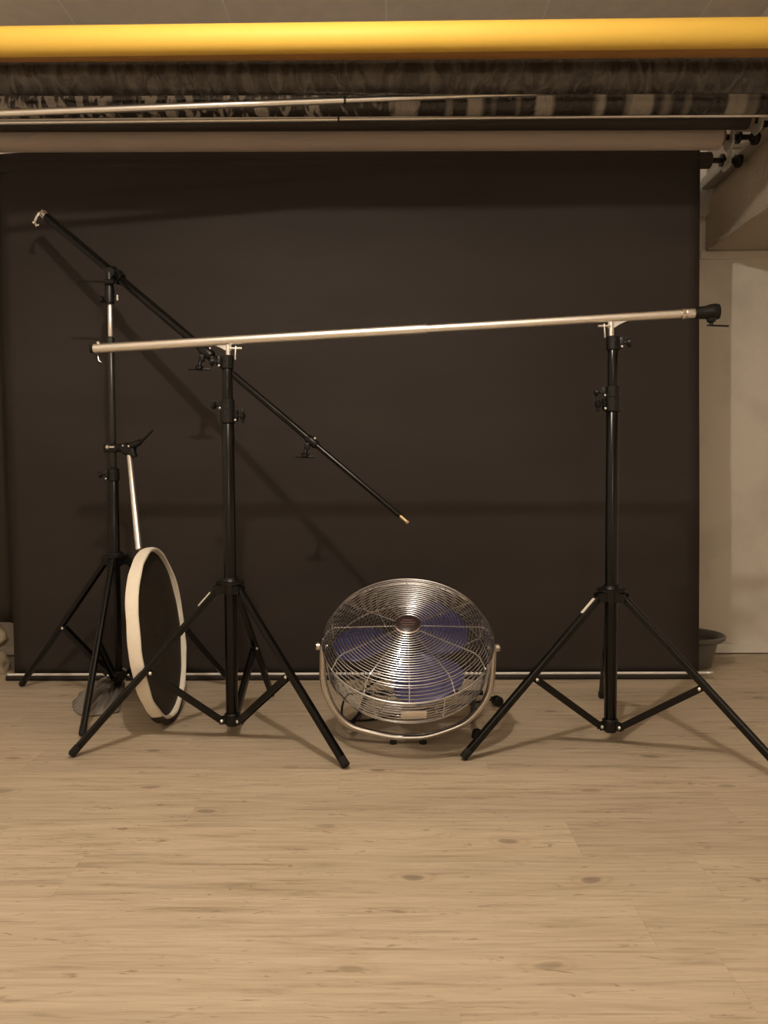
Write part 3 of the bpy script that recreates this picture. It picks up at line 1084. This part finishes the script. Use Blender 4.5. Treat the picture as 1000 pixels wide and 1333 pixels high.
for k in range(nseg):
    m.bm.faces.new((cv, rr[0][k], rr[0][(k + 1) % nseg]))
m._bridge(rr, True)
m.build('cloth', BLACKFABRIC, rf, solid=0.001)
# black strip standing in for the shade under the rim's lower edge
m = MB()
rings = []
for k in range(31):
    a = PI + (k - 14) / 30 * 1.2
    u = e1 * math.cos(a) + e2 * math.sin(a)
    h = 0.008 * math.sin(PI * k / 30)
    rings.append([m.bm.verts.new(dc + u * (RD + b) + nn * a_) for a_, b in ((-.020, .0035), (.021, .0035), (.019, .005 + h), (-.018, .005 + h))])
m._bridge(rings, True)
m.bm.faces.new(rings[0])
m.bm.faces.new(rings[-1])
m.build('edge_shade', BLACKFABRIC, rf)

# crumpled grey cloth on the floor under the boom stand
ap = PZ(166, 896)
m = MB()
rings = []
for j in range(9):
    s = j / 8
    rr = []
    for k in range(61):
        th = R(188 + 112 * k / 60)
        pl = math.sin(k * 1.35)
        rad = 0.02 + (0.34 + 0.02 * noise.noise(Vector((k * .2, 1, 0)))) * s
        z = 0.075 * (1 - s) ** 1.3 + 0.014 * pl * math.sin(PI * min(1, s * 1.02)) + 0.006
        rr.append(m.bm.verts.new((ap.x + rad * math.cos(th) * .42, ap.y + rad * math.sin(th), max(z, 0.003))))
    rings.append(rr)
m._bridge(rings, False)
tag(m.build('crumpled_cloth', GREYCLOTH, None, ap, solid=0.002, angle=80), 'gathered grey cloth on the floor between the boom stand legs and the reflector', 'cloth')

# ------------------------------------------------------------------ floor fan
Yf = 2.375
fc = PY(531, 831, Yf - 0.03)              # centre of the front rim
EL = R(58)
fn = Vector((0.0, -math.cos(EL), math.sin(EL)))
fn = (Matrix.Rotation(math.atan2(-fc.x, fc.y) * 0.3, 3, 'Z') @ fn).normalized()
RF = 0.252
DEP = 0.088
fx = Vector((1, 0, 0))
fx = (fx - fn * fx.dot(fn)).normalized()
fu = fn.cross(fx)
fan = thing('floor_fan', Vector((fc.x, Yf, 0)), 'chrome floor fan with blue blades tilted up between the two black stands', 'fan')


def fp(a, r, h):
    return fc + (fx * math.cos(a) + fu * math.sin(a)) * r + fn * h


WR = 0.0013
DOME = [(0.040, 0.052), (0.215, 0.047), (0.232, 0.036), (0.252, 0.0)]


def dome_h(r):
    for (r0, h0), (r1, h1) in zip(DOME, DOME[1:]):
        if r <= r1:
            return h0 + (h1 - h0) * (r - r0) / (r1 - r0)
    return 0


m = MB()
nr = 21
for i in range(nr):
    r = 0.045 + (0.226 - 0.045) * i / (nr - 1)
    m.ring(fc + fn * (dome_h(r) + 0.001), fn, r, 0.0015, 120, 8)
for r, h in ((0.231, 0.0365), (0.2365, 0.0278), (0.2415, 0.0189), (0.2465, 0.0099)):
    m.ring(fc + fn * h, fn, r, WR, 120, 6)
m.ring(fc, fn, RF, 0.0034, 128, 8)
for k in range(12):
    a = 2 * PI * k / 12
    pts = [fp(a, r, h - 0.0025) for r, h in [(0.03, 0.052)] + DOME]
    m.path(pts, 0.0019, 8)
m.build('front_guard', STEEL, fan)
m = MB()
for i in range(1, 8):
    m.ring(fc - fn * (DEP * i / 8), fn, RF - 0.0007 * i, WR, 120, 6)
m.ring(fc - fn * DEP, fn, RF - .010, 0.0034, 120, 8)
for i in range(13):
    r = 0.07 + (0.228 - 0.07) * i / 12
    m.ring(fc - fn * (DEP + 0.028 * (1 - (r / .24) ** 2)), fn, r, WR * .9, 96, 6)
for k in range(8):
    a = 2 * PI * (k + .5) / 8
    m.path([fp(a, RF + .002, 0.0), fp(a, RF - 0.006, -DEP), fp(a, 0.15, -DEP - 0.019), fp(a, 0.06, -DEP - 0.028)], 0.0022, 8)
m.build('rear_guard', STEEL, fan)
# badge
m = MB().lathe(fc + fn * 0.050, fn, [(0.036, 0), (0.0395, .002), (0.0395, .006), (0.037, .008)], 40).build('hub_plate', CHROME, fan)
MB().lathe(fc + fn * 0.058, fn, [(0.035, 0), (0.0355, .001), (0.033, .003), (0.005, .0045)], 40).build('badge', BADGE, m)
# small pale lines of print on the badge
for (w_, y_) in ((0.030, 0.011), (0.044, 0.001), (0.036, -0.009)):
    pc = fc + fn * 0.0625 + fu * y_
    MB().box(pc, (w_, 0.0035, 0.0012), Matrix((fx, fu, fn)).transposed()).build('badge_print', simple('badge_ink', (0.16, 0.10, 0.10), 0.4), m)
# motor
MB().lathe(fc - fn * (DEP + 0.025), fn, [(0.045, 0), (0.058, .008), (0.058, .045), (0.048, .056), (0.02, .058)], 36).build('motor', BLACKPLASTIC, fan)
MB().lathe(fc - fn * 0.058, fn, [(0.035, 0), (0.042, .004), (0.042, .03), (0.03, .04)], 32).build('blade_hub', GREYSTEEL, fan)
for ang in (34, 158, 284):
    m = MB()
    g = []
    for j in range(13):
        s = j / 12
        r = 0.034 + (0.222 - 0.034) * s
        half = R(37) * (0.5 + 0.62 * math.sin(PI * (0.18 + 0.62 * s))) * (1 - 0.25 * s ** 3)
        rowv = []
        for i in range(17):
            q_ = i / 16 * 2 - 1
            corner = 1 - 0.10 * max(0, s - .75) / .25 * abs(q_) ** 3
            a = R(ang) + half * q_ + R(14) * s
            h = -0.040 + 0.026 * q_ * (1 - .3 * s) - .006 * q_ * q_
            rowv.append(m.bm.verts.new(fp(a, r * corner, h)))
        g.append(rowv)
    m._bridge(g, False)
    m.build('blade', BLADE, fan, solid=0.0015, angle=60)
# yoke: bent steel tube in a near vertical plane
pvL, pvR = PY(420, 842, Yf), PY(641, 845, Yf)
pvz = (pvL.z + pvR.z) / 2
ctrl = [(420, 836, 0), (420, 868, 0), (422, 892, -.002), (430, 915, -.006), (443, 935, -.010), (461, 949, -.016), (488, 957, -.022), (512, 961.5, -.024), (532, 962.5, -.025), (555, 961, -.024), (582, 953, -.020), (606, 942, -.015), (625, 923, -.010), (637, 900, -.004), (641, 872, 0), (642, 838, 0)]
P = [PY(a, b, Yf + c_) for a, b, c_ in ctrl]


def smooth_path(P, n=6):
    out = []
    for i in range(len(P) - 1):
        p0, p1, p2, p3 = P[max(i - 1, 0)], P[i], P[i + 1], P[min(i + 2, len(P) - 1)]
        for k in range(n):
            t = k / n
            out.append(0.5 * ((2 * p1) + (p2 - p0) * t + (2 * p0 - 5 * p1 + 4 * p2 - p3) * t * t + (3 * p1 - p0 - 3 * p2 + p3) * t ** 3))
    out.append(P[-1])
    return out


sp_ = smooth_path(P)
lowest = min(p.z for p in sp_)
print('yoke lowest', lowest)
dz = (0.0185 - lowest)
sp_ = [p + Vector((0, 0, dz if dz > 0 else dz)) * max(0, 1 - (p.z - lowest) / .2) for p in sp_]
MB().path(sp_, 0.0108, 16).build('yoke', TUBESTEEL, fan)
for E, s in ((sp_[0], -1), (sp_[-1], 1)):
    m = MB().lathe(E + Vector((-s * 0.016, 0, -.012)), Vector((s, 0, 0)), [(0.006, 0), (0.006, .02), (0.011, .024), (0.011, .034), (0.006, .038)], 18)
    m.beam(E + Vector((s * .014, 0, -.024)), E + Vector((s * .014, 0, .000)), .006, .006, bevel=.002)
    m.build('pivot_knob', TUBESTEEL, fan)
for px in (512, 551):
    pc = PZ(px, 969)
    MB().lathe(Vector((pc.x, Yf - .024, 0)), Vector((0, 0, 1)), [(0.010, 0), (0.011, .002), (0.010, .012)], 18).build('rubber_foot', RUBBER, fan)
# rear support: flat dark legs from the yoke to the floor behind
for px, py, tx in ((456, 946, 478), (612, 938, 618)):
    k0 = PY(px, py, Yf - .008)
    k1 = PZ(tx, 905)
    k1.z = .008
    m = MB()
    m.path([k0, k0.lerp(k1, .2) - Vector((0, 0, .006)), Vector((k0.lerp(k1, .45).x, k0.lerp(k1, .45).y, .010)), k1], 0.0085, 12)
    m.build('rear_leg', BLACKPAINT, fan)
k0, k1 = PZ(478, 905), PZ(618, 905)
k0.z = k1.z = .009
MB().tube(k0 - Vector((.03, 0, 0)), k1 + Vector((.03, 0, 0)), .0085, .0085, 14).build('rear_bar', BLACKPAINT, fan)
pc = PY(622, 939, Yf + .01)
MB().lathe(Vector((pc.x, Yf + .03, 0)), Vector((0, 0, 1)), [(0.016, 0), (0.017, .002), (0.014, .02), (.010, .026)], 18).build('rubber_foot', RUBBER, fan)
MB().box(fc - fn * 0.042 - fu * (RF + .001) + fx * .012, (0.07, 0.004, 0.03), Matrix((fx, fu, fn)).transposed(), .001).build('guard_clip', CHROME, fan)
# power lead: from the motor down to the floor, ending in a black plug beside the yoke
lead = [fc - fn * (DEP + .02) - fx * .03, PY(470, 900, Yf + .12), PY(452, 905, Yf + .08), PY(445, 925, Yf + .06), PZ(452, 938, .006), PZ(490, 936, .006), PZ(545, 925, .006), PZ(600, 918, .006), PZ(636, 911, .006), PZ(643, 912, .010)]
m = MB().path(smooth_path(lead, 8), 0.0036, 10).build('power_lead', BLACKPLASTIC, fan)
pa, pb = PZ(640, 908, .02), PZ(660, 920, .018)
dd = (pb - pa).normalized()
mm = MB().lathe(pa, dd, [(0.005, 0), (0.007, .01), (0.013, .022), (0.018, .034), (0.018, .056), (0.014, .06)], 20)
mm.build('plug', BLACKPLASTIC, m)

# ------------------------------------------------------------------ lights and view
def lamp(name, loc, energy, color, size):
    l = bpy.data.lights.new(name, 'POINT')
    l.energy = energy
    l.color = color
    l.shadow_soft_size = size
    o = bpy.data.objects.new(name, l)
    o.location = loc
    col.objects.link(o)
    return o


WARM = (1.0, 0.882, 0.755)
lamp('ceiling_bulb', (-0.27, 1.05, 2.27), 38, WARM, 0.026)
lamp('rear_ceiling_bulb', (0.1, -1.6, 2.14), 15, WARM, 0.05)

w = bpy.data.worlds.new('world')
scene.world = w
w.use_nodes = True
w.node_tree.nodes['Background'].inputs['Color'].default_value = (0.02, 0.015, 0.01, 1)
w.node_tree.nodes['Background'].inputs['Strength'].default_value = 0.2

scene.view_settings.view_transform = 'Standard'
scene.view_settings.look = 'None'
scene.view_settings.gamma = 1.0
scene.view_settings.use_curve_mapping = False
scene.view_settings.exposure = 0.82
